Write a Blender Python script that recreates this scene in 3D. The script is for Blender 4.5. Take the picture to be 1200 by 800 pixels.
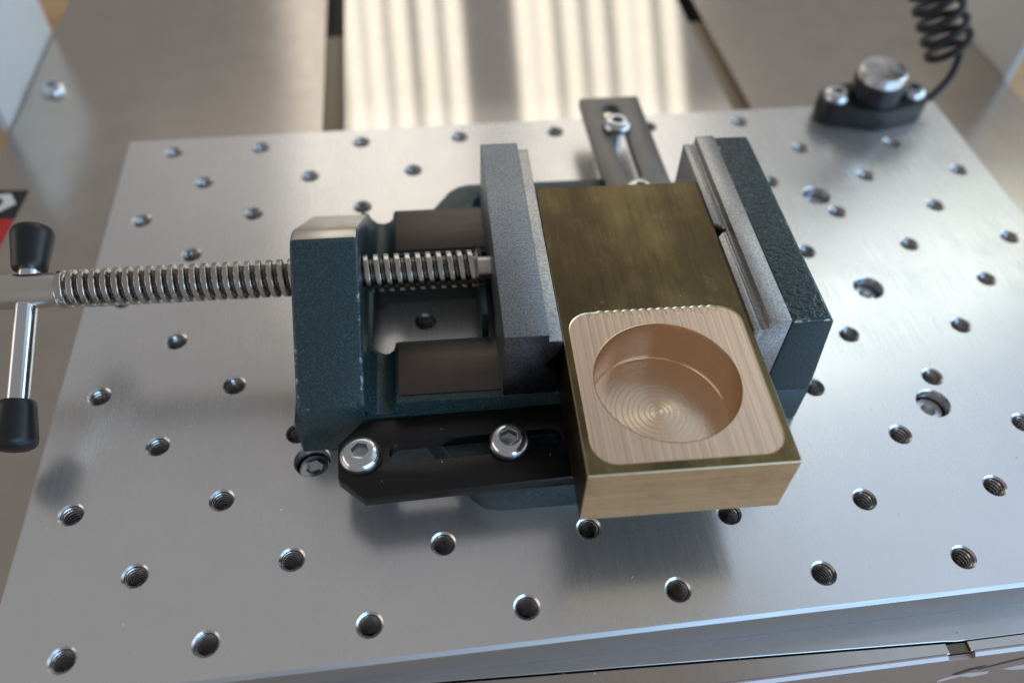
import bpy, bmesh, math, random
from math import sin, cos, pi, radians
from mathutils import Vector, Matrix
from mathutils.geometry import delaunay_2d_cdt

random.seed(7)
for o in list(bpy.data.objects):
    bpy.data.objects.remove(o)
scene = bpy.context.scene
COL = scene.collection
MM = 0.001                                   # all dimensions below are millimetres

# ------------------------------------------------------------------ camera
cam_d = bpy.data.cameras.new('camera')
cam_d.sensor_width = 36.0
cam_d.lens = 956.84 / 1200 * 36.0
cam_d.clip_start = 0.01
cam_d.clip_end = 20
cam = bpy.data.objects.new('camera', cam_d)
COL.objects.link(cam)
Rw = Matrix(((0.99144185, -0.12745067, 0.02827338),
             (0.07960749, 0.76187019, 0.64281915),
             (-0.10346837, -0.63506704, 0.76549602)))
M4 = Rw.transposed().to_4x4()
M4.translation = Vector((74.95, -60.57, 153.12)) * MM
cam.matrix_world = M4
cam_d.dof.use_dof = True
cam_d.dof.focus_distance = 0.166
cam_d.dof.aperture_fstop = 8.2
scene.camera = cam

# ------------------------------------------------------------------ world, lamps, exposure
world = bpy.data.worlds.new('World')
scene.world = world
world.use_nodes = True
bg = world.node_tree.nodes['Background']
bg.inputs['Color'].default_value = (1.0, 0.965, 0.96, 1)
bg.inputs['Strength'].default_value = 0.265
scene.view_settings.view_transform = 'Standard'
scene.view_settings.look = 'None'
scene.view_settings.gamma = 1.0
scene.view_settings.exposure = 0.07

CENTRE = Vector((0.12, 0.08, 0.0))


def lamp(name, az, el, w, h, radiance, color, dist=1.6, roll=0.0, target=CENTRE):
    """area lamp of w x h degrees seen from the vise; az measured from +Y to +X"""
    a, e = radians(az), radians(el)
    d = Vector((sin(a) * cos(e), cos(a) * cos(e), sin(e)))
    L = bpy.data.lights.new(name, 'AREA')
    L.shape = 'RECTANGLE'
    L.size = 2 * dist * math.tan(radians(w) / 2)
    L.size_y = 2 * dist * math.tan(radians(h) / 2)
    L.energy = radiance * pi * L.size * L.size_y
    L.color = color
    o = bpy.data.objects.new(name, L)
    COL.objects.link(o)
    q = (-d).to_track_quat('-Z', 'Y')
    o.matrix_world = Matrix.Translation(target + d * dist) @ q.to_matrix().to_4x4() @ Matrix.Rotation(radians(roll), 4, 'Z')
    return o


# sloping rack of strip lamps behind the machine (their mirror images stripe the bed)
RACK_N = Vector((0, -0.83, -1.0)).normalized()
for x in (-6, 9, 35, 53, 73, 96, 117, 176, 193, 215, 237, 260, 277, 300):
    L = bpy.data.lights.new('strip_lamp', 'AREA')
    L.shape = 'RECTANGLE'
    L.size, L.size_y = 0.0148, 0.36
    L.energy = 1.22 * pi * L.size * L.size_y
    L.color = (1.0, 0.94, 0.82)
    o = bpy.data.objects.new('strip_lamp', L)
    COL.objects.link(o)
    o.matrix_world = Matrix.Translation(Vector((x, 510, 224.7)) * MM) @ RACK_N.to_track_quat('-Z', 'Y').to_matrix().to_4x4()
# long window on the right and behind, seen slanting
lamp('window_lamp', 43.5, 41, 25, 5.5, 2.3, (0.93, 1.0, 0.82), roll=50)
lamp('right_fill_lamp', 42, 33, 30, 13, 0.04, (0.92, 1.0, 0.90))  # dim fill added to lift the back right of the plate
# soft fill added to brighten the back of the plate
lamp('back_fill_lamp', 2, 36, 44, 8, 0.22, (1.0, 0.94, 0.86))
# cool light from high on the right
lamp('skylight_lamp', 64, 49, 40, 28, 0.60, (0.48, 0.70, 1.0))
# bluish windows on the right and over the right shoulder
lamp('side_window_lamp', 92, 17, 60, 28, 2.4, (0.60, 0.79, 1.0))
lamp('front_window_lamp', 148, 20, 40, 30, 3.6, (0.38, 0.65, 1.0))
# warm room light from the left
lamp('room_lamp', -95, 14, 46, 24, 1.1, (1.0, 0.88, 0.76))


# ------------------------------------------------------------------ materials
def new_mat(name, base, metal=0.0, rough=0.5, spec=0.5):
    m = bpy.data.materials.new(name)
    m.use_nodes = True
    b = m.node_tree.nodes['Principled BSDF']
    b.inputs['Base Color'].default_value = (*base, 1)
    b.inputs['Metallic'].default_value = metal
    b.inputs['Roughness'].default_value = rough
    b.inputs['Specular IOR Level'].default_value = spec
    return m, m.node_tree, b


def coords(nt, scale, kind='Object', rot=(0, 0, 0)):
    tc = nt.nodes.new('ShaderNodeTexCoord')
    mp = nt.nodes.new('ShaderNodeMapping')
    mp.inputs['Scale'].default_value = scale
    mp.inputs['Rotation'].default_value = rot
    nt.links.new(tc.outputs[kind], mp.inputs['Vector'])
    return mp.outputs['Vector']


def noise(nt, vec, scale=1.0, detail=3.0, rough=0.55):
    n = nt.nodes.new('ShaderNodeTexNoise')
    n.inputs['Scale'].default_value = scale
    n.inputs['Detail'].default_value = detail
    n.inputs['Roughness'].default_value = rough
    nt.links.new(vec, n.inputs['Vector'])
    return n.outputs['Fac']


def ramp(nt, fac, stops):
    r = nt.nodes.new('ShaderNodeValToRGB')
    e = r.color_ramp.elements
    e[0].position, e[0].color = stops[0][0], (*stops[0][1], 1)
    e[1].position, e[1].color = stops[-1][0], (*stops[-1][1], 1)
    for p, c in stops[1:-1]:
        x = e.new(p)
        x.color = (*c, 1)
    nt.links.new(fac, r.inputs['Fac'])
    return r.outputs['Color']


def maprange(nt, fac, a, b, c, d):
    r = nt.nodes.new('ShaderNodeMapRange')
    for i, v in enumerate((a, b, c, d)):
        r.inputs[1 + i].default_value = v
    nt.links.new(fac, r.inputs[0])
    return r.outputs[0]


def bump(nt, bsdf, fac, dist_mm, strength=1.0, prev=None):
    b = nt.nodes.new('ShaderNodeBump')
    b.inputs['Strength'].default_value = strength
    b.inputs['Distance'].default_value = dist_mm * MM
    nt.links.new(fac, b.inputs['Height'])
    if prev is not None:
        nt.links.new(prev, b.inputs['Normal'])
    nt.links.new(b.outputs['Normal'], bsdf.inputs['Normal'])
    return b.outputs['Normal']


def brushed(name, base, rough, scale, bmp, var=0.08, blotch=0.0, aniso=0.0):
    m, nt, b = new_mat(name, base, 1.0, rough)
    v = coords(nt, scale)
    n = noise(nt, v, 1.0, 4.0, 0.6)
    rr = maprange(nt, n, 0.3, 0.7, rough - var, rough + var)
    nt.links.new(rr, b.inputs['Roughness'])
    if bmp:
        bump(nt, b, n, bmp)
    if blotch:
        n2 = noise(nt, coords(nt, (1, 1, 1)), 90.0, 6.0, 0.65)
        c = ramp(nt, n2, [(0.3, tuple(x * (1 - blotch) for x in base)), (0.7, base)])
        nt.links.new(c, b.inputs['Base Color'])
    return m


MAT = {}
ANISO = 0.25
MAT['plate'] = brushed('satin_aluminium', (0.82, 0.805, 0.79), 0.24, (2600, 60, 60), 0.0018, 0.04, 0.04)
_b = MAT['plate'].node_tree.nodes['Principled BSDF']
_b.inputs['Anisotropic'].default_value = 0.3
_b.inputs['Metallic'].default_value = 0.80
_t = MAT['plate'].node_tree.nodes.new('ShaderNodeTangent')
_t.direction_type = 'UV_MAP'
MAT['plate'].node_tree.links.new(_t.outputs[0], _b.inputs['Tangent'])
_b.inputs['Anisotropic Rotation'].default_value = ANISO
_nt = MAT['plate'].node_tree
_old = _b.inputs['Roughness'].links[0].from_socket
_sm = noise(_nt, coords(_nt, (1, 1, 1)), 28.0, 5.0, 0.65)
_add = _nt.nodes.new('ShaderNodeMath'); _add.operation = 'ADD'
_nt.links.new(_old, _add.inputs[0])
_nt.links.new(maprange(_nt, _sm, 0.35, 0.7, -0.015, 0.05), _add.inputs[1])
_nt.links.new(_add.outputs[0], _b.inputs['Roughness'])
MAT['plate_edge'] = brushed('cut_aluminium', (0.58, 0.585, 0.60), 0.48, (60, 60, 3000), 0.0015, 0.05)
MAT['bed'] = brushed('polished_steel_sheet', (0.74, 0.70, 0.64), 0.085, (2500, 60, 60), 0.0, 0.015, 0.05)
MAT['bed_side'] = brushed('satin_steel_sheet', (0.60, 0.545, 0.49), 0.22, (2500, 60, 60), 0.0004, 0.03, 0.10)
MAT['apron'] = brushed('grey_steel_apron', (0.58, 0.56, 0.54), 0.30, (60, 2500, 60), 0.0006, 0.04, 0.08)
MAT['slot_floor'] = new_mat('grubby_slot', (0.33, 0.26, 0.17), 0.0, 0.6)[0]
MAT['slot_wall'] = new_mat('slot_wall', (0.035, 0.03, 0.027), 0.0, 0.6)[0]
MAT['thread'] = brushed('cut_thread', (0.74, 0.72, 0.71), 0.24, (400, 400, 400), 0.0, 0.03)
MAT['hole'] = brushed('chamfered_aluminium', (0.66, 0.66, 0.67), 0.27, (400, 400, 400), 0.0, 0.03)
MAT['steel'] = brushed('bright_steel', (0.66, 0.63, 0.58), 0.30, (60, 900, 900), 0.0006, 0.05)
MAT['screw_thread'] = brushed('oiled_steel', (0.60, 0.58, 0.54), 0.20, (900, 900, 900), 0.001, 0.06, 0.25)
MAT['groove_shade'] = brushed('thread_groove_shade', (0.15, 0.14, 0.125), 0.32, (700, 700, 700), 0.004, 0.1, 0.4)  # shade of thread grooves, painted as a dark second colour
MAT['rod'] = brushed('zinc_rod', (0.72, 0.76, 0.80), 0.16, (100, 900, 900), 0.0004, 0.04)
MAT['zinc'] = brushed('zinc_screw', (0.74, 0.77, 0.80), 0.20, (900, 900, 900), 0.006, 0.07, 0.15)
MAT['socket'] = new_mat('socket_recess', (0.42, 0.45, 0.48), 1.0, 0.3)[0]
MAT['button'] = brushed('turned_aluminium', (0.82, 0.82, 0.84), 0.25, (300, 300, 300), 0.0, 0.04)
_b = MAT['button'].node_tree.nodes['Principled BSDF']
_b.inputs['Anisotropic'].default_value = 0.85
_t = MAT['button'].node_tree.nodes.new('ShaderNodeTangent')
_t.direction_type = 'RADIAL'; _t.axis = 'Z'
MAT['button'].node_tree.links.new(_t.outputs[0], _b.inputs['Tangent'])
MAT['chip'] = new_mat('chip_metal', (0.75, 0.72, 0.66), 1.0, 0.3)[0]
MAT['rail'] = brushed('dark_machined_rail', (0.115, 0.10, 0.09), 0.40, (80, 2600, 900), 0.002, 0.06, 0.2)
MAT['bare'] = brushed('bare_casting', (0.74, 0.69, 0.62), 0.34, (120, 2600, 2600), 0.006, 0.08, 0.25)
MAT['black_plastic'] = new_mat('black_plastic', (0.010, 0.010, 0.012), 0.0, 0.38)[0]
MAT['cable'] = new_mat('black_cable', (0.012, 0.012, 0.013), 0.0, 0.45)[0]

# dark teal hammered paint: fine grain, and a coarse one for the fixed jaw's top
def paint(name, scale, dist, rough, det=3.0):
    m, nt, b = new_mat(name, (0.018, 0.040, 0.050), 0.0, rough, 0.5)
    v = coords(nt, (1, 1, 1))
    n = noise(nt, v, scale, det, 0.6)
    f = noise(nt, v, 2600, 2.0, 0.6)
    c = ramp(nt, f, [(0.35, (0.012, 0.031, 0.036)), (0.60, (0.030, 0.064, 0.072)), (0.78, (0.085, 0.135, 0.145))])
    nt.links.new(c, b.inputs['Base Color'])
    bump(nt, b, n, dist)
    return m
MAT['teal'] = paint('teal_hammered_paint', 1300, 0.12, 0.36)
MAT['teal_coarse'] = paint('teal_coarse_paint', 760, 0.75, 0.18, 2.0)

def worn_paint():
    m = paint('teal_worn_edge', 1300, 0.12, 0.36)
    nt = m.node_tree; b = nt.nodes['Principled BSDF']
    n = noise(nt, coords(nt, (1, 1, 1)), 330, 4.0, 0.7)
    k = maprange(nt, n, 0.57, 0.63, 0.0, 1.0)
    src = b.inputs['Base Color'].links[0].from_socket
    mx = nt.nodes.new('ShaderNodeMixRGB'); nt.links.new(k, mx.inputs[0]); nt.links.new(src, mx.inputs[1])
    mx.inputs[2].default_value = (0.30, 0.31, 0.31, 1)
    nt.links.new(mx.outputs[0], b.inputs['Base Color'])
    nt.links.new(k, b.inputs['Metallic'])
    return m
MAT['teal_worn'] = worn_paint()

# sintered / blasted steel of the moving jaw
def jaw_mat(name, base, rough, sp):
    m, nt, b = new_mat(name, base, 1.0, rough)
    v = coords(nt, (1, 1, 1))
    f = noise(nt, v, 2300, 3.0, 0.7)
    big = noise(nt, v, 130, 3.0, 0.6)
    c = ramp(nt, f, [(0.34, tuple(x * 0.58 for x in base)), (0.70, tuple(min(1, x * sp * 1.15) for x in base))])
    mx = nt.nodes.new('ShaderNodeMixRGB')
    mx.blend_type = 'MULTIPLY'
    mx.inputs[0].default_value = 0.6
    nt.links.new(c, mx.inputs[1])
    nt.links.new(ramp(nt, big, [(0.3, (0.74, 0.76, 0.82)), (0.7, (1, 1, 1))]), mx.inputs[2])
    nt.links.new(mx.outputs[0], b.inputs['Base Color'])
    bump(nt, b, f, 0.03)
    return m
MAT['jaw'] = jaw_mat('blasted_steel_jaw', (0.27, 0.295, 0.325), 0.44, 1.35)
MAT['jaw_side'] = jaw_mat('dark_jaw_steel', (0.15, 0.17, 0.20), 0.36, 1.4)  # darker base colour, used on the moving jaw's front end
MAT['jaw_plate'] = jaw_mat('ground_steel_jaw', (0.52, 0.52, 0.51), 0.36, 1.15)

# black anodised clamp
m, nt, b = new_mat('black_anodised', (0.005, 0.0045, 0.0045), 0.0, 0.40, 0.5)
b.inputs['IOR'].default_value = 1.45
f = noise(nt, coords(nt, (1, 1, 1)), 2500, 3, 0.6)
nt.links.new(maprange(nt, f, 0.3, 0.7, 0.34, 0.46), b.inputs['Roughness'])
bump(nt, b, f, 0.006)
MAT['black'] = m

MAT['grey_bar'] = brushed('grey_bar', (0.21, 0.205, 0.20), 0.42, (900, 900, 900), 0.002, 0.05, 0.1)  # lighter grey base colour for the back clamp bar

# brass
def brass_patina():
    m, nt, b = new_mat('brass_patina', (0.25, 0.2, 0.11), 1.0, 0.42)
    v = coords(nt, (1, 1, 1))
    big = noise(nt, coords(nt, (1.6, 0.7, 1)), 42, 5.0, 0.6)
    streak = noise(nt, coords(nt, (1900, 45, 300)), 1.0, 3.0, 0.6)
    dots = noise(nt, v, 1500, 2.0, 0.5)
    c1 = ramp(nt, big, [(0.28, (0.080, 0.061, 0.034)), (0.46, (0.120, 0.091, 0.047)), (0.58, (0.195, 0.150, 0.072)), (0.76, (0.32, 0.25, 0.125))])
    mx = nt.nodes.new('ShaderNodeMixRGB'); mx.blend_type = 'MULTIPLY'; mx.inputs[0].default_value = 0.5
    nt.links.new(c1, mx.inputs[1])
    nt.links.new(ramp(nt, streak, [(0.3, (0.55, 0.55, 0.55)), (0.7, (1, 1, 1))]), mx.inputs[2])
    mx2 = nt.nodes.new('ShaderNodeMixRGB'); mx2.blend_type = 'MIX'
    tcy = nt.nodes.new('ShaderNodeTexCoord'); sep = nt.nodes.new('ShaderNodeSeparateXYZ')
    nt.links.new(tcy.outputs['Object'], sep.inputs[0])
    near = maprange(nt, sep.outputs['Y'], -0.001, 0.010, 0.035, 0.0)
    add = nt.nodes.new('ShaderNodeMath'); add.operation = 'ADD'
    nt.links.new(dots, add.inputs[0]); nt.links.new(near, add.inputs[1])
    nt.links.new(maprange(nt, add.outputs[0], 0.74, 0.80, 0, 0.45), mx2.inputs[0])
    nt.links.new(mx.outputs[0], mx2.inputs[1])
    mx2.inputs[2].default_value = (0.62, 0.52, 0.32, 1)
    sc = noise(nt, coords(nt, (420, 5, 50), rot=(0, 0, 0.06)), 1.0, 2.0, 0.4)
    sm = noise(nt, v, 160, 5.0, 0.7)
    mx3 = nt.nodes.new('ShaderNodeMixRGB'); mx3.blend_type = 'MIX'
    nt.links.new(maprange(nt, sc, 0.715, 0.74, 0, 0.45), mx3.inputs[0])
    nt.links.new(mx2.outputs[0], mx3.inputs[1]); mx3.inputs[2].default_value = (0.50, 0.40, 0.22, 1)
    mx4 = nt.nodes.new('ShaderNodeMixRGB'); mx4.blend_type = 'MIX'
    nt.links.new(maprange(nt, sm, 0.60, 0.74, 0, 0.5), mx4.inputs[0])
    nt.links.new(mx3.outputs[0], mx4.inputs[1]); mx4.inputs[2].default_value = (0.30, 0.235, 0.13, 1)
    nt.links.new(mx4.outputs[0], b.inputs['Base Color'])
    nt.links.new(maprange(nt, big, 0.3, 0.75, 0.30, 0.50), b.inputs['Roughness'])
    bump(nt, b, streak, 0.004)
    return m
MAT['brass'] = brass_patina()

def brass_milled():
    m, nt, b = new_mat('brass_milled', (0.6, 0.5, 0.4), 1.0, 0.38)
    # tool passes 1.7 mm apart along the block, with fine feed marks across
    w = nt.nodes.new('ShaderNodeTexWave'); w.bands_direction = 'X'; w.wave_profile = 'SAW'
    w.inputs['Scale'].default_value = 1.0
    w.inputs['Distortion'].default_value = 0.35
    w.inputs['Detail'].default_value = 1.0
    nt.links.new(coords(nt, (185, 6, 185)), w.inputs['Vector'])
    feed = nt.nodes.new('ShaderNodeTexWave'); feed.bands_direction = 'Y'
    feed.inputs['Scale'].default_value = 1.0
    feed.inputs['Distortion'].default_value = 1.2
    nt.links.new(coords(nt, (220, 800, 200)), feed.inputs['Vector'])
    n = noise(nt, coords(nt, (1700, 22, 300)), 1.0, 3.0, 0.65)
    c = ramp(nt, w.outputs['Fac'], [(0.0, (0.58, 0.425, 0.315)), (0.2, (0.73, 0.55, 0.42)), (0.85, (0.77, 0.585, 0.45)), (1.0, (0.86, 0.68, 0.51))])
    mx = nt.nodes.new('ShaderNodeMixRGB'); mx.blend_type = 'MULTIPLY'; mx.inputs[0].default_value = 0.5
    nt.links.new(c, mx.inputs[1])
    nt.links.new(ramp(nt, n, [(0.28, (0.62, 0.62, 0.64)), (0.62, (1, 1, 1)), (0.78, (1.25, 1.22, 1.12))]), mx.inputs[2])
    nt.links.new(mx.outputs[0], b.inputs['Base Color'])
    p = bump(nt, b, w.outputs['Fac'], 0.012)
    p = bump(nt, b, n, 0.012, 1.0, p)
    bump(nt, b, feed.outputs['Fac'], 0.006, 1.0, p)
    return m
MAT['brass_milled'] = brass_milled()

def brass_sawn():
    m, nt, b = new_mat('brass_sawn_end', (0.5, 0.4, 0.3), 1.0, 0.5)
    n = noise(nt, coords(nt, (35, 900, 2200)), 1.0, 3.0, 0.6)
    big = noise(nt, coords(nt, (1, 1, 1)), 170, 6.0, 0.7)
    c = ramp(nt, n, [(0.3, (0.76, 0.58, 0.37)), (0.55, (0.85, 0.66, 0.43)), (0.75, (0.95, 0.76, 0.50))])
    mx = nt.nodes.new('ShaderNodeMixRGB'); mx.blend_type = 'MULTIPLY'; mx.inputs[0].default_value = 0.30
    nt.links.new(c, mx.inputs[1])
    nt.links.new(ramp(nt, big, [(0.30, (0.40, 0.36, 0.32)), (0.50, (1, 1, 1))]), mx.inputs[2])
    nt.links.new(mx.outputs[0], b.inputs['Base Color'])
    bump(nt, b, n, 0.010)
    return m
MAT['brass_sawn'] = brass_sawn()
MAT['brass_edge'] = new_mat('brass_burr', (0.80, 0.66, 0.42), 1.0, 0.3)[0]
MAT['brass_bore'] = brushed('brass_bore', (0.84, 0.63, 0.46), 0.17, (40, 40, 2400), 0.0012, 0.05, 0.10)
MAT['brass_floor'] = brushed('brass_turned_floor', (0.80, 0.60, 0.44), 0.26, (300, 300, 300), 0.0, 0.03, 0.05)
for _k, _a in (('brass_floor', 0.75), ('brass_bore', 0.3)):
    _nt = MAT[_k].node_tree
    _b = _nt.nodes['Principled BSDF']
    _b.inputs['Anisotropic'].default_value = _a
    _b.inputs['Anisotropic Rotation'].default_value = 0.25 if _k == 'brass_floor' else 0.0
    _t = _nt.nodes.new('ShaderNodeTangent'); _t.direction_type = 'RADIAL'; _t.axis = 'Z'
    _nt.links.new(_t.outputs[0], _b.inputs['Tangent'])
MAT['column'] = new_mat('grey_column', (0.60, 0.61, 0.60), 0.0, 0.5)[0]
m, nt, b = new_mat('oak_desk', (0.5, 0.33, 0.17), 0.0, 0.5)
n = noise(nt, coords(nt, (6, 70, 6)), 1.0, 5, 0.6)
nt.links.new(ramp(nt, n, [(0.3, (0.46, 0.29, 0.14)), (0.7, (0.62, 0.43, 0.24))]), b.inputs['Base Color'])
MAT['desk'] = m
MAT['ink_black'] = new_mat('label_black', (0.018, 0.016, 0.016), 0, 0.45)[0]
MAT['ink_red'] = new_mat('label_red', (0.55, 0.02, 0.025), 0, 0.45)[0]
MAT['ink_white'] = new_mat('label_white', (0.78, 0.76, 0.76), 0, 0.45)[0]
MAT['mark_dark'] = new_mat('mark_dark', (0.07, 0.07, 0.08), 0, 0.4)[0]
MAT['front_face'] = new_mat('front_extrusion', (0.48, 0.42, 0.41), 0.45, 0.32)[0]
MAT['notch'] = new_mat('slot_end', (0.20, 0.155, 0.105), 0.6, 0.4)[0]


# ------------------------------------------------------------------ mesh helpers
def mesh_from(verts, faces, name='m'):
    me = bpy.data.meshes.new(name)
    me.from_pydata([Vector(v) * MM for v in verts], [], faces)
    me.validate()
    return me


def recalc(me):
    bm = bmesh.new(); bm.from_mesh(me)
    bmesh.ops.remove_doubles(bm, verts=bm.verts, dist=1e-7)
    bmesh.ops.recalc_face_normals(bm, faces=bm.faces)
    bm.to_mesh(me); bm.free()
    return me


def prism(poly, lo, hi, axis='z'):
    """closed extrusion of a 2-D outline; axis z: poly=(x,y); y: poly=(x,z); x: poly=(y,z)"""
    n = len(poly)
    def P(p, t):
        if axis == 'z': return (p[0], p[1], t)
        if axis == 'y': return (p[0], t, p[1])
        return (t, p[0], p[1])
    v = [P(p, lo) for p in poly] + [P(p, hi) for p in poly]
    f = [tuple(range(n)), tuple(range(2 * n - 1, n - 1, -1))]
    f += [(i, (i + 1) % n, n + (i + 1) % n, n + i) for i in range(n)]
    return recalc(mesh_from(v, f))


def box(x0, x1, y0, y1, z0, z1):
    return prism([(x0, y0), (x1, y0), (x1, y1), (x0, y1)], z0, z1)


def circle(cx, cy, r, n=48, a0=0.0):
    return [(cx + r * cos(a0 + 2 * pi * i / n), cy + r * sin(a0 + 2 * pi * i / n)) for i in range(n)]


def lathe(prof, n=48, axis='z', closed=False):
    """prof = [(r, t)...]; a radius of 0 collapses to a pole"""
    v, f, rings = [], [], []
    for r, t in prof:
        if r <= 1e-9:
            rings.append([len(v)]); v.append((0, 0, t))
        else:
            rings.append(list(range(len(v), len(v) + n)))
            v += [(r * cos(2 * pi * i / n), r * sin(2 * pi * i / n), t) for i in range(n)]
    for a, b in zip(rings, rings[1:]):
        for i in range(n):
            j = (i + 1) % n
            if len(a) == 1 and len(b) == 1: continue
            if len(a) == 1: f.append((a[0], b[i], b[j]))
            elif len(b) == 1: f.append((a[i], a[j], b[0]))
            else: f.append((a[i], a[j], b[j], b[i]))
    if axis == 'x': v = [(p[2], p[0], p[1]) for p in v]
    if axis == 'y': v = [(p[1], p[2], p[0]) for p in v]
    return mesh_from(v, f)


def rounded_rect(x0, x1, y0, y1, r, seg=6):
    pts = []
    for cx, cy, a in ((x1 - r, y1 - r, 0), (x0 + r, y1 - r, 90), (x0 + r, y0 + r, 180), (x1 - r, y0 + r, 270)):
        for k in range(seg + 1):
            t = radians(a + 90 * k / seg)
            pts.append((cx + r * cos(t), cy + r * sin(t)))
    return pts


def slot_poly(x0, x1, yc, r, seg=10):
    return ([(x1 - r + r * cos(t), yc + r * sin(t)) for t in [radians(-90 + 180 * k / seg) for k in range(seg + 1)]] +
            [(x0 + r + r * cos(t), yc + r * sin(t)) for t in [radians(90 + 180 * k / seg) for k in range(seg + 1)]])


def shifted(me, d, rot=None):
    M = Matrix.Translation(Vector(d) * MM)
    if rot is not None: M = M @ rot
    me.transform(M)
    return me


def evaluated(me, mods):
    """apply modifiers (given as functions on a temporary object) and return the new mesh"""
    o = bpy.data.objects.new('temporary', me); COL.objects.link(o)
    extra = []
    for fn in mods: extra += fn(o) or []
    dg = bpy.context.evaluated_depsgraph_get(); dg.update()
    out = bpy.data.meshes.new_from_object(o.evaluated_get(dg))
    for e in extra: bpy.data.objects.remove(e)
    bpy.data.objects.remove(o)
    return out


def boolean(me, other, op='DIFFERENCE'):
    def fn(o):
        c = bpy.data.objects.new('temporary_cutter', other); COL.objects.link(c)
        md = o.modifiers.new('b', 'BOOLEAN'); md.operation = op; md.object = c; md.solver = 'EXACT'
        return [c]
    return evaluated(me, [fn])


def bevel(me, w, seg=2, angle=35, mat=-1):
    def fn(o):
        md = o.modifiers.new('v', 'BEVEL'); md.width = w * MM; md.segments = seg
        md.limit_method = 'ANGLE'; md.angle_limit = radians(angle); md.material = mat
        md.use_clamp_overlap = True
    return evaluated(me, [fn])


def smooth(me, angle=32):
    for p in me.polygons: p.use_smooth = True
    me.set_sharp_from_angle(angle=radians(angle))
    return me


def obj(name, me, mats, parent=None, loc=None, ang=32):
    if isinstance(mats, str): mats = [mats]
    if not len(me.materials):
        for k in mats: me.materials.append(MAT[k])
    smooth(me, ang)
    me.name = name
    o = bpy.data.objects.new(name, me); COL.objects.link(o)
    if parent is not None: o.parent = parent
    if loc is not None: o.location = Vector(loc) * MM
    return o


def tag(o, label, cat, group=None):
    o['label'] = label; o['category'] = cat
    if group: o['group'] = group
    return o


def thing(name, loc, label, cat, group=None, rz=0.0):
    o = bpy.data.objects.new(name, None); COL.objects.link(o)
    o.empty_display_size = 0.01
    o.location = Vector(loc) * MM; o.rotation_euler = (0, 0, rz)
    return tag(o, label, cat, group)


def copy_thing(src, loc, label=None, group=None):
    r = src.copy(); COL.objects.link(r); r.location = Vector(loc) * MM
    if label: r['label'] = label
    if group: r['group'] = group
    for ch in list(src.children):
        c = ch.copy(); COL.objects.link(c); c.parent = r
    return r


def threaded(R, depth, pitch, length, nseg=32, sub=10, inward=False, x0fade=1.0, x1fade=1.0, sharp=1.0):
    """helical surface along +z"""
    nz = int(length / pitch * sub)
    v, f = [], []
    for i in range(nz + 1):
        z = length * i / nz
        for j in range(nseg):
            th = 2 * pi * j / nseg
            ph = (z / pitch - th / (2 * pi)) % 1.0
            w = 0.5 + 0.5 * cos(2 * pi * ph)
            if sharp < 0:
                w = abs(2 * ph - 1) ** 0.8
            elif sharp > 1.5:
                w = min(1.0, max(0.0, (w - 0.20) / 0.34)); w = w * w * (3 - 2 * w)
            else:
                w = w ** sharp
            fade = min(1, z / x0fade, (length - z) / x1fade)
            r = R - depth * (1 - w) * max(0.0, fade) if not inward else R - depth * w * max(0.0, fade)
            v.append((r * cos(th), r * sin(th), z))
    for i in range(nz):
        for j in range(nseg):
            k = (j + 1) % nseg
            f.append((i * nseg + j, i * nseg + k, (i + 1) * nseg + k, (i + 1) * nseg + j))
    return v, f, nseg, nz


# ================================================================== the setting
desk = obj('desk', box(-900, 1100, -500, 1500, -95, -60), 'desk')
desk['kind'] = 'structure'

BZ = -10.0                                   # top of the machine bed

def bed_front(x):
    if x > 176: return -13.2
    return -8.2 - (x - 60) * 0.0415
bed = obj('machine_bed', bevel(box(53.2, 186.9, 0.05, 330, -14, BZ), 0.25, 1), 'bed')
bed['kind'] = 'structure'
obj('side_sheet', bevel(box(-53, 46.6, 0.05, 330, -14, BZ), 0.25, 1), 'bed_side', bed)
obj('side_sheet', bevel(box(193.6, 293.6, 0.05, 330, -14, BZ), 0.25, 1), 'bed_side', bed)
obj('front_apron', bevel(prism([(-53, bed_front(-53)), (174.0, bed_front(174.0)), (176.5, -13.2), (293.6, -13.2), (293.6, 0.0), (-53, 0.0)], -14, BZ), 0.12, 1), 'apron', bed)
for xa, xb in ((46.6, 53.2), (186.9, 193.6)):
    ch = obj('slot_channel', prism([(xa - 3, -22), (xb + 3, -22), (xb + 3, -14.05), (xb + 1.5, -14.05), (xb + 1.5, -20.5), (xa - 1.5, -20.5), (xa - 1.5, -14.05), (xa - 3, -14.05)], -3, 329, 'y'), 'slot_wall', bed)
    obj('slot_floor', box(xa - 0.9, xb + 0.9, -2, 236, -20.4, -13.6), 'slot_floor', bed)
obj('bed_frame', box(-51, 292, 0, 326, -58, -22.2), 'slot_wall', bed)
# front rail: a ledge with a bright broken edge, cut by one slot
obj('front_rail', bevel(prism([(-53, -15.4), (174.2, -15.4), (174.2, bed_front(174.2) - 0.35), (-53, bed_front(-53) - 0.35)], -58, BZ - 0.15), 0.1, 1), 'bed_side', bed)
obj('front_rail', bevel(prism([(178.6, -15.4), (293.6, -15.4), (293.6, -13.45), (178.6, -13.45)], -58, BZ + 0.12), 0.1, 1), 'bed_side', bed)
obj('slot_end', box(174.3, 178.5, -15.3, -13.5, -58, BZ - 0.5), 'notch', bed)
def lip(x0, x1, zt):
    return prism([(-15.45, -11.25), (-15.45, zt), (-15.8, zt), (-16.45, zt - 0.6), (-16.5, -11.25)], x0, x1, 'x')
obj('fascia_lip', lip(-53, 173.6, BZ - 0.1), 'front_face', bed)
obj('fascia_lip', lip(179.2, 293.6, BZ + 0.17), 'front_face', bed)
obj('front_fascia', prism([(-15.45, -58), (-15.45, -11.3), (-16.5, -11.3), (-16.5, -58)], -53, 293.6, 'x'), 'front_face', bed)
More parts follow.
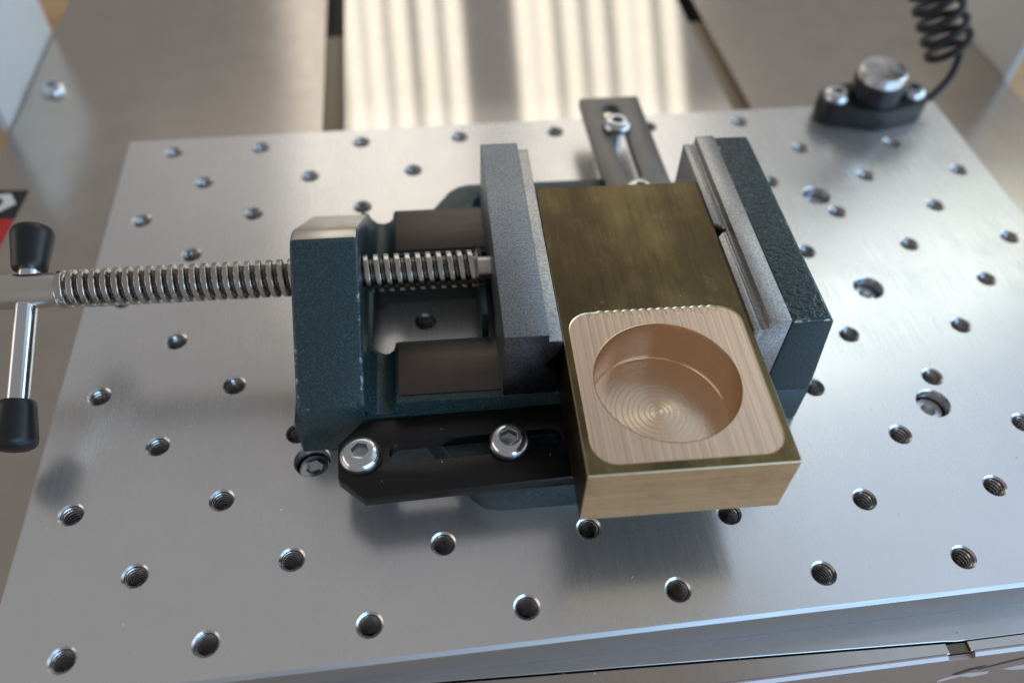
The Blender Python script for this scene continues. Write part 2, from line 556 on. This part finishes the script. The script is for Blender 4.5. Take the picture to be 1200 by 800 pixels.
# marks printed on the fascia
def decal(name, poly, mat, parent, y=-16.52, t=0.06):
    return obj(name, prism(poly, y - t, y, 'y'), mat, parent)
decal('printed_mark', [(179.0, -20.8), (181.4, -18.3), (185.0, -17.3), (182.8, -19.6), (180.4, -21.4)], 'mark_dark', bed, t=0.1)
decal('printed_mark', [(184.5, -19.9), (193.5, -15.6), (193.2, -14.7), (188.5, -16.6), (184.0, -19.4)], 'mark_dark', bed)
decal('printed_mark', [(177.2, -23.6), (179.0, -22.4), (183.0, -21.4), (188.0, -22.4), (188.4, -23.4), (185.2, -24.6), (181.8, -22.9), (179.4, -24.4), (177.6, -25.4)], 'ink_white', bed, t=0.08)
decal('printed_mark', [(190.8, -21.5), (193.6, -20.6), (196.5, -20.6), (200, -21.9), (199.5, -23.8), (194, -23.4)], 'ink_white', bed)
decal('printed_mark', [(194.6, -19.6), (200, -16.6), (202, -17.4), (196.8, -20.2)], 'mark_dark', bed)

# two upright columns outside the bed
for sx, lab in ((-1, 'grey metal upright column beside the warning label'), (1, 'grey metal upright column behind the coiled cable')):
    x0 = -55.6 if sx < 0 else 296.2
    c = thing('machine_column', (x0, 212, -60), lab, 'column', 'uprights on both sides of the bed')
    obj('post', bevel(box(-1.5, 1.5, -30, 30, 0, 92), 0.4, 2), 'column', c)
    obj('foot', bevel(box(-18 if sx < 0 else 1.6, -1.6 if sx < 0 else 18, -30, 30, 0, 3), 0.5, 1), 'column', c)

# label on the bed, cut off by the picture's edge
lb = thing('warning_label', (-46, 135.8, BZ), 'black and red label with white symbols stuck to the bed', 'label', None, radians(-5))
obj('black_panel', box(-11, 4.8, 0.4, 13.4, 0.004, 0.09), 'ink_black', lb)
obj('red_panel', box(-11, 4.8, -13.2, 0.38, 0.004, 0.10), 'ink_red', lb)
obj('white_arrow', prism([(-9, 10.6), (0.0, 11.8), (3.0, 7.2), (-1.0, 3.2), (-9, 1.6)], 0.10, 0.13), 'ink_white', lb)
obj('black_zero', prism([(-3.6, 3.4), (-1.9, 4.4), (-0.9, 8.2), (-2.2, 9.8), (-3.4, 9.2), (-2.3, 8.0), (-2.9, 5.4), (-4.4, 4.2)], 0.135, 0.16), 'ink_black', lb)
obj('white_stroke', prism([(-9, -10.5), (-6, -9.2), (0.3, -2.4), (-2.0, -2.8), (-8.8, -7.8)], 0.11, 0.14), 'ink_white', lb)


# ================================================================== screws
def hex_poly(r, rot=0.3):
    return [(r * cos(rot + pi / 3 * i), r * sin(rot + pi / 3 * i)) for i in range(6)]

def button_head_mesh(rh=4.25, h=2.5, rs=1.85):
    prof = [(0, 0), (rh * 0.95, 0), (rh, 0.3)]
    for k in range(1, 9):
        t = k / 8
        prof.append((rh - (rh - 2.45) * (1 - cos(t * pi / 2)) , 0.3 + (h - 0.3) * sin(t * pi / 2) * (0.97 if k < 8 else 1)))
    prof.append((0, h))
    me = recalc(lathe(prof, 56))
    me = boolean(me, prism(hex_poly(rs), h - 1.5, h + 2))
    me = bevel(me, 0.09, 2, 50)
    me.materials.clear(); me.materials.append(MAT['zinc']); me.materials.append(MAT['socket'])
    for p in me.polygons:
        c = p.center / MM
        p.material_index = 1 if (c.x ** 2 + c.y ** 2) ** 0.5 < rs * 0.95 and c.z < h - 0.2 and p.normal.z > -0.5 else 0
    return me

head_me = button_head_mesh()
def shank_mesh(r, z0, z1):
    return recalc(lathe([(0, z0), (r, z0), (r, z1), (0, z1)], 24))

CT = 11.5                                      # top of the clamp bars
BH = 'button head screws holding the clamp bars'
s0 = thing('button_head_screw', (60, 30, CT), 'zinc button head screw by the chamfered end of the black clamp bar', 'screw', BH)
obj('head', head_me, 'zinc', s0, (0, 0, 0.02), 40)
obj('shank', shank_mesh(2.0, -CT - 8, 0.3), 'zinc', s0)
s0.rotation_euler = (0, 0, 0.5)
s1 = copy_thing(s0, (90, 30, CT), 'zinc button head screw in the slot of the clamp bar touching the vise front')
s1.rotation_euler = (0, 0, 1.2)
s2 = copy_thing(s0, (135, 135, CT), 'zinc button head screw in the slot of the clamp bar overhanging the plate edge')
s2.rotation_euler = (0, 0, 2.1)
s3 = copy_thing(s0, (135, 105, CT), 'zinc button head screw half hidden behind the brass block')

# ================================================================== fixture plate
holes = []
for c in range(17):
    for r in range(11):
        if (c + r) % 2: continue
        if r == 5 and c in (3, 13): continue
        x, y = 15.0 * c, 15.0 * r
        if r in (0, 10) and c in (0, 16): x = 4.6 if c == 0 else 235.4
        holes.append((x, y))
bores = [(48.4, 37.5), (48.4, 75), (48.4, 112.5), (191.6, 37.5), (191.6, 75), (191.6, 112.5)]
RH, RC = 2.65, 4.05
PX0, PX1, PY0, PY1 = -9.5, 249.5, -7.2, 157.0
NH = 28
pts2, edges = [], []
def ring(poly):
    a = len(pts2)
    pts2.extend(Vector(p) for p in poly)
    edges.extend((a + i, a + (i + 1) % len(poly)) for i in range(len(poly)))
CH = 0.7
ring([(PX0 + CH, PY0 + CH), (PX1 - CH, PY0 + CH), (PX1 - CH, PY1 - CH), (PX0 + CH, PY1 - CH)])
for x, y in holes: ring(circle(x, y, RH, NH))
for x, y in bores: ring(circle(x, y, RC, 36))
cv, ce, cf, *_ = delaunay_2d_cdt(pts2, edges, [], 0, 1e-6)
def inside_hole(p):
    for x, y in holes:
        if (p.x - x) ** 2 + (p.y - y) ** 2 < (RH * 0.985) ** 2: return True
    for x, y in bores:
        if (p.x - x) ** 2 + (p.y - y) ** 2 < (RC * 0.985) ** 2: return True
    return False
top_f = []
for f in cf:
    g = sum((cv[i] for i in f), Vector((0, 0))) / len(f)
    if not inside_hole(g): top_f.append(tuple(f))
v = [(p.x, p.y, 0.0) for p in cv]
b0 = len(v)
v += [(p.x, p.y, -9.97) for p in cv]
faces = list(top_f) + [tuple(b0 + i for i in reversed(f)) for f in top_f]
k = len(v)
cor = [(PX0 + CH, PY0 + CH), (PX1 - CH, PY0 + CH), (PX1 - CH, PY1 - CH), (PX0 + CH, PY1 - CH)]
out = [(PX0, PY0), (PX1, PY0), (PX1, PY1), (PX0, PY1)]
v += [(x, y, 0.0) for x, y in cor] + [(x, y, -CH) for x, y in out] + [(x, y, -9.97) for x, y in out] + [(x, y, -9.97) for x, y in cor]
for r_ in range(3):
    for i in range(4):
        j = (i + 1) % 4
        faces.append((k + 4 * r_ + i, k + 4 * (r_ + 1) + i, k + 4 * (r_ + 1) + j, k + 4 * r_ + j))
me = mesh_from(v, faces)
bm = bmesh.new(); bm.from_mesh(me)
for f in bm.faces:
    pass
bm.to_mesh(me); bm.free()
uvl = me.uv_layers.new(name='flat')
for lp in me.loops:
    co = me.vertices[lp.vertex_index].co
    uvl.data[lp.index].uv = (co.x * 4, co.y * 4)
me.materials.append(MAT['plate']); me.materials.append(MAT['plate_edge'])
for p in me.polygons:
    p.material_index = 0 if abs(p.normal.z) > 0.95 else 1
plate = thing('fixture_plate', (0, 0, BZ), 'satin aluminium fixture plate drilled with staggered rows of tapped holes', 'plate')
pm = obj('plate_body', me, 'plate', plate, (0, 0, -BZ), 20)

# one tapped hole, shared: wide countersink, then the thread
RM = 2.24
tv, tf, ns, nz = threaded(RM, 0.34, 0.92, 9.2, NH, 12, True, 0.5, 0.10, -1)
base_i = len(tv)
tv = [(a, b_, c - 9.58) for a, b_, c in tv]
for rr_, zz_ in ((RM, -0.38), (RM + 0.02, -0.36), (RM + 0.22, -0.17), (RH, -0.002)):
    tv += [(rr_ * cos(2 * pi * j / NH), rr_ * sin(2 * pi * j / NH), zz_) for j in range(NH)]
nthread = len(tf)
for q_ in range(3):
    for j in range(NH):
        kk = (j + 1) % NH
        tf.append((base_i + q_ * NH + j, base_i + q_ * NH + kk, base_i + (q_ + 1) * NH + kk, base_i + (q_ + 1) * NH + j))
tf = [tuple(reversed(f)) for f in tf]
hole_me = mesh_from(tv, tf)
hole_me.materials.append(MAT['hole']); hole_me.materials.append(MAT['thread'])
hole_me.materials.append(MAT['groove_shade'])  # shade in the thread roots, put into the colour
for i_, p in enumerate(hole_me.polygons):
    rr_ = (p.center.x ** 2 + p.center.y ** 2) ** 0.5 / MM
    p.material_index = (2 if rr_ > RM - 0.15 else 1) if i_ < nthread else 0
h0 = None
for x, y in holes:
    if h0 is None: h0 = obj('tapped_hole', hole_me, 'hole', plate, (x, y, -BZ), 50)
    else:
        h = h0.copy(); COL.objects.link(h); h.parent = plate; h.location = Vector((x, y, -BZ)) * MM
bore_me = lathe([(4.05, -0.002), (3.75, -0.35), (3.75, -6.0), (2.6, -6.02), (2.6, -9.6)], 36)
bore_me.flip_normals()
c0 = None
for x, y in bores:
    if c0 is None: c0 = obj('counterbore', bore_me, 'hole', plate, (x, y, -BZ))
    else:
        h = c0.copy(); COL.objects.link(h); h.parent = plate; h.location = Vector((x, y, -BZ)) * MM

cap = recalc(lathe([(0, -3.9), (2.4, -3.9), (2.4, 0), (3.3, 0.0), (3.4, 0.2), (3.4, 2.9), (3.05, 3.2), (0, 3.2)], 40))
cap = boolean(cap, prism(hex_poly(1.9), 1.4, 5))
cap.materials.clear(); cap.materials.append(MAT['zinc'])
cs = None
for x, y in ((48.4, 37.5), (191.6, 37.5), (191.6, 75), (191.6, 112.5)):
    lab = 'socket screw sunk in the counterbore at the foot of the vise' if x < 100 else {
        37.5: 'socket screw sunk in the counterbore in front of the fixed jaw, beside the brass block',
        75: 'socket screw in the middle counterbore of the row beside the fixed jaw',
        112.5: 'socket screw sunk in the counterbore between the fixed jaw and the touch probe'}[y]
    if cs is None:
        cs = obj('socket_screw', cap, 'zinc', None, (x, y, -6)); tag(cs, lab, 'screw', 'screws sunk in the plate')
    else:
        h = cs.copy(); COL.objects.link(h); h.location = Vector((x, y, -6)) * MM; h['label'] = lab
# screw in the bed sheet
bs = obj('bed_screw', head_me.copy(), 'zinc', None, (-44.5, 202, BZ), 40)
tag(bs, 'bright round head screw in the bed sheet near the column', 'screw')


# ================================================================== clamp bars
def bar_mesh():
    # x along the bar from its plain-hole end
    L, W, c = 49.5, 18.0, 5.0
    p = [(0, c), (c, 0), (L, 0), (L, W), (c, W), (0, W - c)]
    me = prism(p, 0, 3.0)
    me = boolean(me, prism(circle(4.5, 9.6, 2.35, 32), -1, 5))
    me = boolean(me, prism(slot_poly(10.2, 45.6, 9.6, 2.35), -1, 5))
    return bevel(me, 0.22, 2)
bar = bar_mesh()
c1 = obj('clamp_bar', bar, 'black', None, (55.5, 20.4, CT - 3)); c1.rotation_euler = (0, 0, radians(0.6))
tag(c1, 'black slotted clamp bar along the front of the vise, partly under the brass block', 'clamp', 'slotted clamp bars')
c2 = c1.copy(); COL.objects.link(c2)
c2.location = Vector((144.6, 100.5, CT - 3)) * MM; c2.rotation_euler = (0, 0, radians(90.0))
bar2 = bar.copy(); bar2.materials.clear(); bar2.materials.append(MAT['grey_bar']); c2.data = bar2
c2['label'] = 'dark grey slotted clamp bar reaching past the back edge of the plate'


# ================================================================== vise
PV = Vector((95.0, 68.7, 0))
YAW = radians(-1.5)
vise = thing('bench_vise', PV, 'dark teal drill press vise with steel jaws and threaded spindle', 'vise', None, YAW)
VL = (-95.0, -68.7, 0)                       # parts are drawn in plate coordinates, then moved to the pivot
def vpart(name, me, mat, parent=vise, ang=32):
    return obj(name, shifted(me, VL), mat, parent, None, ang)
Y0, Y1, YC = 38.6, 98.8, 68.7
RT = 16.2                                     # top of the guide rails
# base casting: floor with opening, ears with slots, gutters between post and rails
base = box(47, 158.2, Y0, Y1, 0, 11.4)
ear = lambda s: [(72, YC + s * 29.6), (73.5, YC + s * 31), (83, YC + s * 45.2), (85.5, YC + s * 47.2), (88.5, YC + s * 47.9), (128, YC + s * 47.9), (131, YC + s * 47.2), (134, YC + s * 45.2), (143, YC + s * 31), (144.5, YC + s * 29.6)]
for s in (-1, 1):
    base = boolean(base, prism(ear(s), 0.0, 8.45), 'UNION')
    base = boolean(base, prism(slot_poly(89, 127.5, YC + s * 39.3, 3.4), -2, 20))
base = boolean(base, prism(rounded_rect(63.2, 139, 55.6, 81.8, 4), -2, 30))
base = bevel(base, 0.7, 2)
vpart('base', base, 'teal')
# saddles: XZ profile with concave fillets between the post and each rail
sad = [(48, 9), (60.5, 9), (60.5, 16), (62.2, 15.2), (62.9, 13.4), (64.2, 12.0), (65.7, 11.7), (67.0, 12.1), (68.0, 13.2), (68.5, 15.4), (68.7, 15.8), (139.5, 15.8), (139.5, 9)]
for ya, yb in ((Y0 + 0.25, 55.3), (82.1, Y1 - 0.25)):
    vpart('rail_support', bevel(prism(sad, ya, yb, 'y'), 0.35, 2), 'teal')
for ya, yb in ((40.4, 54.0), (83.4, 97.4)):
    vpart('guide_rail', bevel(box(69.0, 139.8, ya, yb, 12, RT), 0.18, 2), 'rail')
vpart('slide_strip', bevel(box(79, 99, 55.0, 56.4, 12.2, 13.2), 0.1, 1), 'steel')
# hump-shaped post the spindle is screwed through
hump = [(Y0 + 0.1, 0.05), (Y1 - 0.1, 0.05), (Y1 - 0.1, 14.0), (97.6, 15.8), (74.0, 33.0), (71.6, 34.3), (68.6, 34.8), (66.6, 34.2), (64.6, 32.9), (39.8, 16.0), (Y0 + 0.1, 14.6)]
post = prism(hump, 48.1, 62.2, 'x')
post.materials.append(MAT['teal']); post.materials.append(MAT['bare'])
post = boolean(post, shifted(prism(circle(69.2, 23.2, 4.3, 40), 40, 70, 'x'), (0, 0, 0)))
post.materials.clear()
for k in ('teal', 'bare', 'teal_worn'): post.materials.append(MAT[k])
post = bevel(post, 0.8, 3, 30, 2)
for p in post.polygons:
    c = p.center / MM
    if c.y > 68.0 and c.z > 16.5 and p.normal.y > 0.12 and p.normal.z > 0.6 and abs(p.normal.x) < 0.5:
        p.material_index = 1
vpart('spindle_post', post, 'teal')
# fixed jaw: casting and ground steel face
fj = prism([(147.3, 11.0), (147.3, 34.3), (155.4, 34.3), (156.3, 33.2), (158.0, 14.6), (158.0, 11.0)], Y0 + 0.1, Y1 - 0.1, 'y')
for k in ('teal', 'teal_coarse', 'teal_worn'): fj.materials.append(MAT[k])
fj = bevel(fj, 0.6, 3, 35, 2)
for p in fj.polygons:
    if p.normal.z > 0.97 and p.center.z / MM > 30: p.material_index = 1
fjo = vpart('fixed_jaw', fj, 'teal')
fp = prism([(140.15, RT + 0.05), (140.15, 32.5), (141.5, 32.7), (141.65, 32.25), (142.2, 32.25), (142.35, 32.7), (142.8, 32.7), (142.8, 34.7), (147.25, 34.7), (147.25, RT + 0.05)], Y0, Y1, 'y')
fp = boolean(fp, prism([(139, 64.6), (139, 71.2), (142.7, 68.0)], 10, 33.6))
vpart('jaw_plate', bevel(fp, 0.16, 2), 'jaw_plate', fjo)
# moving jaw
mj = prism([(90.4, RT + 0.02), (90.4, 34.8), (99.2, 34.8), (99.2, 32.9), (101.85, 32.9), (101.85, 29.9), (98.6, 25.4), (101.5, 21.8), (101.5, RT + 0.02)], Y0 - 0.1, Y1, 'y')
mj = bevel(mj, 0.22, 2)
mj.materials.append(MAT['jaw']); mj.materials.append(MAT['jaw_plate']); mj.materials.append(MAT['jaw_side'])
for p in mj.polygons:
    c = p.center / MM
    p.material_index = 1 if c.x > 99.25 and c.z > 32.5 else (2 if p.normal.y < -0.9 else 0)
mjo = vpart('moving_jaw', mj, 'jaw')
vpart('jaw_tongue', bevel(box(91.5, 101, 57, 80.4, 7, RT + 1), 0.3, 1), 'rail', mjo)
vpart('retainer_plate', bevel(prism([(57.8, 8), (60.8, 6.0), (76, 6.0), (80.4, 8.0), (80.4, 19), (73, 19), (73, 22), (66.8, 22), (66.8, 20.4), (57.8, 20.4)], 87.6, 89.2, 'x'), 0.2, 1), 'teal')
# spindle
SY, SZ = 69.2, 23.2
RX = Matrix.Rotation(radians(90), 4, 'Y')
tv, tf, ns, nz = threaded(4.15, 1.05, 2.3, 89.5, 40, 18, False, 2.2, 1.0, 2.0)
a = len(tv)
tv += [(0, 0, 0), (0, 0, 89.5)]
for j in range(ns):
    kk = (j + 1) % ns
    tf.append((a, kk, j)); tf.append((a + 1, nz * ns + j, nz * ns + kk))
tv = [(z - 2.0, x, y) for x, y, z in tv]
sp = recalc(mesh_from(tv, tf))
sp.materials.append(MAT['screw_thread']); sp.materials.append(MAT['groove_shade'])  # valleys take the dark colour painted in for groove shade
for p in sp.polygons:
    rr_ = (p.center.y ** 2 + p.center.z ** 2) ** 0.5 / MM
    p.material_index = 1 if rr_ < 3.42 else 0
spindle = vpart('spindle', shifted(sp, (0, SY, SZ)), 'screw_thread', vise, 60)
neck = recalc(lathe([(0, 85), (2.5, 85), (2.5, 90.5), (0, 90.5)], 32, 'x'))
vpart('spindle_neck', shifted(neck, (0, SY, SZ)), 'steel', spindle)
hd = recalc(lathe([(0, -24), (3.4, -24), (3.75, -23.6), (3.75, -3.2), (3.3, -1.6), (3.1, 0.5), (0, 0.5)], 48, 'x'))
vpart('spindle_head', shifted(hd, (0, SY, SZ)), 'steel', spindle)
# tommy bar with two tapered knobs, tilted in the plane across the spindle
tilt = radians(23.5)
BX = -9.0
MB = Matrix.Translation(Vector((BX, SY, SZ)) * MM) @ Matrix.Rotation(tilt, 4, 'X') @ Matrix.Rotation(radians(-90), 4, 'X')   # local z -> along bar (+Y, up)
rod = recalc(lathe([(0, -28), (2.2, -28), (2.2, 12), (0, 12)], 40)); rod.transform(MB)
hb = vpart('handle_bar', rod, 'rod')
def knob(sgn):
    prof = [(0, 0), (2.3, 0.0), (3.3, 0.1), (3.55, 0.5)]
    prof += [(3.55 + 0.9 * t / 6, 0.5 + 7.6 * t / 6) for t in range(1, 7)]
    prof += [(4.35, 9.0), (3.9, 9.7), (2.8, 10.3), (1.4, 10.55), (0, 10.6)]
    me = recalc(lathe(prof, 48))
    off = 4.7 if sgn > 0 else 24.0
    T = Matrix.Translation(Vector((0, 0, sgn * off)) * MM)
    if sgn < 0: T = T @ Matrix.Rotation(pi, 4, 'X')
    me.transform(MB @ T)
    return me
for sg in (1, -1):
    vpart('handle_knob', knob(sg), 'black_plastic', hb)


# ================================================================== brass block
BW, BL = 38.0, 76.4
B0 = Vector((120.6, 46.4, RT + 0.03))
blk = thing('brass_block', B0, 'tarnished brass bar with a freshly milled round pocket, held in the vise jaws', 'block', None, radians(-1.75))
BT = 15.6
bx0, bx1, by0, by1 = -BW / 2, BW / 2, -BL / 2, BL / 2
body = box(bx0, bx1, by0, by1, 0, BT)
# milled step with scalloped far edge
def to_b(x, y):
    d = Vector((x, y, 0)) - Vector((B0.x, B0.y, 0)); d.rotate(Matrix.Rotation(radians(1.75), 3, 'Z')); return d.x, d.y
rx0, rx1, ry0, ry1 = -17.5, 17.6, -36.1, -0.9
pts3 = []
r_ = 4.6
def arc(cx, cy, a0, a1, n=8): 
    return [(cx + r_ * cos(radians(a0 + (a1 - a0) * i / n)), cy + r_ * sin(radians(a0 + (a1 - a0) * i / n))) for i in range(n + 1)]
pts3 += arc(rx0 + r_, ry0 + r_, 180, 270)
pts3 += arc(rx1 - r_, ry0 + r_, 270, 360)
pts3 += arc(rx1 - r_, ry1 - r_, 0, 90)
x = rx1 - r_
while x - 1.75 > rx0 + r_:
    for t in range(1, 6):
        pts3.append((x - 1.75 * t / 6, ry1 + 0.32 * sin(pi * t / 6)))
    x -= 1.75
    pts3.append((x, ry1))
pts3 += arc(rx0 + r_, ry1 - r_, 90, 180)
cx, cy = to_b(119.35, 27.9)
RP, DP = 14.0, 10.7
ZS = BT - 0.22
body = boolean(body, prism(pts3, ZS, BT + 3))
body = boolean(body, prism(circle(cx, cy, RP, 96), ZS - DP - 0.3, BT + 3))
for k in ('brass', 'brass_milled', 'brass_sawn', 'brass_edge'): body.materials.append(MAT[k])
body.materials.clear()
for k in ('brass', 'brass_milled', 'brass_sawn', 'brass_edge'): body.materials.append(MAT[k])
for p in body.polygons:
    c = p.center / MM
    p.material_index = 0
    if p.normal.z > 0.9 and abs(c.z - ZS) < 0.05: p.material_index = 1
    elif p.normal.y < -0.9 and c.y < by0 + 0.5: p.material_index = 2
    elif abs(p.normal.z) < 0.2 and ZS - 0.01 < c.z < BT - 0.01 and by0 + .5 < c.y < by1 - .5 and bx0 + .5 < c.x < bx1 - .5: p.material_index = 1
body = bevel(body, 0.16, 1, 50, 3)
obj('bar', body, 'brass', blk, None, 25)
prof = [(RP - 0.02, ZS + 0.0)]
for i in range(1, 22):
    prof.append((RP - 0.06 - 0.012 * (i % 2), ZS - DP * i / 22))
prof.append((RP - 0.1, ZS - DP + 0.25))
r = RP - 0.3
prof.append((r, ZS - DP))
while r > 0.5:
    r -= 0.16
    ph = ((RP - r) / 1.12 + 0.12 * sin(r * 1.7)) % 1.0
    prof.append((max(r, 0.0), ZS - DP + 0.022 * (1 - ph) * (1.0 - 0.35 * r / RP)))
prof.append((0, ZS - DP + 0.02))
pk = lathe(prof, 96)
recalc(pk)
pk.materials.append(MAT['brass_bore']); pk.materials.append(MAT['brass_floor'])
for p in pk.polygons:
    p.material_index = 1 if p.center.z / MM < ZS - DP + 0.2 else 0
obj('pocket', shifted(pk, (cx, cy, 0)), 'brass_bore', blk, None, 40)
# torn burrs left along the far edge of the milled step
bv, bf = [], []
x = rx1 - r_ + 0.2
while x > rx0 + 2.0:
    k = len(bv)
    ln, wd = random.uniform(0.9, 2.2), random.uniform(0.10, 0.2)
    y1_ = ry1 - 0.05
    for dx, dy, dz in ((-wd, 0, 0.01), (wd, 0, 0.01), (wd * 0.5, -ln, 0.01), (-wd * 0.5, -ln, 0.01), (0, -0.1, 0.12), (0, -ln * 0.8, 0.05)):
        bv.append((x + dx + (0.15 if dy else 0), y1_ + dy, ZS + dz))
    bf += [(k, k + 1, k + 4), (k + 1, k + 2, k + 5, k + 4), (k + 2, k + 3, k + 5), (k + 3, k, k + 4, k + 5)]
    x -= 1.75
for q in range(60):
    k = len(bv); X, Y, a_ = random.uniform(rx0 + 3, rx1 - 2), ry1 - random.uniform(0.1, 1.6), random.random() * 3
    l_ = random.uniform(0.08, 0.3)
    bv += [(X - l_ * cos(a_), Y - l_ * sin(a_), ZS + 0.01), (X + l_ * cos(a_), Y + l_ * sin(a_), ZS + 0.01), (X + 0.08, Y + 0.1, ZS + 0.1)]
    bf.append((k, k + 1, k + 2))
bo = obj('burr_row', mesh_from(bv, bf), 'brass_edge', blk)
bo['kind'] = 'stuff'


# ================================================================== touch probe
pr = thing('touch_probe', (222.7, 150, 0.0), 'black probe base with round silver button and coiled cable on the plate', 'probe')
def hull(circles, n=40):
    pts = []
    for cx_, cy_, r_ in circles: pts += circle(cx_, cy_, r_, n)
    pts = sorted(set((round(a, 5), round(b_, 5)) for a, b_ in pts))
    def half(ps):
        h = []
        for q in ps:
            while len(h) > 1 and (h[-1][0] - h[-2][0]) * (q[1] - h[-2][1]) - (h[-1][1] - h[-2][1]) * (q[0] - h[-2][0]) <= 0: h.pop()
            h.append(q)
        return h
    lo, up = half(pts), half(pts[::-1])
    return lo[:-1] + up[:-1]
obj('base', bevel(prism(hull([(-12.7, 0, 5.6), (12.7, 0, 5.6), (0, 0, 9.0)]), 0.02, 7.4), 0.5, 2), 'black_plastic', pr)
obj('boss', recalc(lathe([(0, 7), (8.0, 7), (7.9, 12.8), (7.5, 13.4), (0, 13.4)], 48)), 'black_plastic', pr)
obj('button', recalc(lathe([(0, 13.2), (6.9, 13.2), (7.1, 13.5), (7.1, 16.6), (6.7, 17.0), (0, 17.0)], 56)), 'button', pr)
for sx in (-1, 1):
    obj('screw', head_me.copy(), 'zinc', pr, (sx * 12.7, 0, 7.38), 40)
# cable: straight lead, then a coil climbing away
path = [Vector(p) for p in ((237.0, 149.0, 4.2), (240.5, 148.0, 4.8), (245.5, 151.0, 8.0), (250.5, 154.0, 11.2))]
ax0, ax1 = Vector((246.6, 155.0, 17.5)), Vector((226.5, 167.0, 52.0))
axd = (ax1 - ax0); Lc = axd.length; axd.normalize()
u = axd.cross(Vector((0, 0, 1))).normalized(); w = axd.cross(u).normalized()
turns = 8
COIL_DIR = 1
R0 = 6.6
th0 = math.atan2(w.x, u.x)
for i in range(turns * 20 + 1):
    s = Lc * i / (turns * 20)
    th = th0 + 0.4 + COIL_DIR * i / 20 * 2 * pi
    path.append(ax0 + axd * s + u * R0 * cos(th) + w * R0 * sin(th))
cu = bpy.data.curves.new('coil', 'CURVE'); cu.dimensions = '3D'
sp_ = cu.splines.new('NURBS'); sp_.points.add(len(path) - 1)
for q, p in zip(sp_.points, path): q.co = (*(p * MM), 1)
sp_.use_endpoint_u = True; sp_.order_u = 4; sp_.resolution_u = 2
cu.bevel_depth = 1.2 * MM; cu.bevel_resolution = 3
tmp = bpy.data.objects.new('temporary', cu); COL.objects.link(tmp)
dg = bpy.context.evaluated_depsgraph_get(); dg.update()
cm = bpy.data.meshes.new_from_object(tmp.evaluated_get(dg))
bpy.data.objects.remove(tmp)
cm.materials.clear()
obj('coiled_cable', shifted(cm, (-222.7, -150, 0)), 'cable', pr, None, 60)

# ================================================================== loose metal chips
vv, ff = [], []
def chip(x, y, z, s):
    a = random.random() * pi; k = len(vv)
    l = s * random.uniform(0.8, 2.4); wd = s * 0.45
    for sx, sy, dz in ((-1, -1, 0.02), (1, -1, 0.06), (1, 1, 0.05), (-1, 1, 0.02), (0, 0, 0.22)):
        vv.append((x + sx * l * cos(a) - sy * wd * sin(a), y + sx * l * sin(a) + sy * wd * cos(a), z + dz))
    ff.extend([(k, k + 1, k + 4), (k + 1, k + 2, k + 4), (k + 2, k + 3, k + 4), (k + 3, k, k + 4), (k + 3, k + 2, k + 1, k)])
for x, y, s in ((76.5, 35.0, .18), (76, 27.2, .18), (64, 24, .1), (98, 26.5, .14)):
    chip(x, y, CT, s)
for i in range(70):
    x, y = random.uniform(-5, 245), random.uniform(-4, 60)
    if 46 < x < 160 and y > 18: continue
    if any((x - a) ** 2 + (y - b_) ** 2 < 12 for a, b_ in holes + bores): continue
    chip(x, y, 0.0, random.uniform(0.05, 0.16))
for i in range(40):
    chip(random.uniform(60, 200), -11.0 + random.uniform(-1, 2), BZ, random.uniform(0.05, 0.12))
ch = obj('metal_chips', mesh_from(vv, ff), 'chip')
ch['kind'] = 'stuff'; ch['label'] = 'tiny bright metal chips scattered over plate and clamp'; ch['category'] = 'chips'
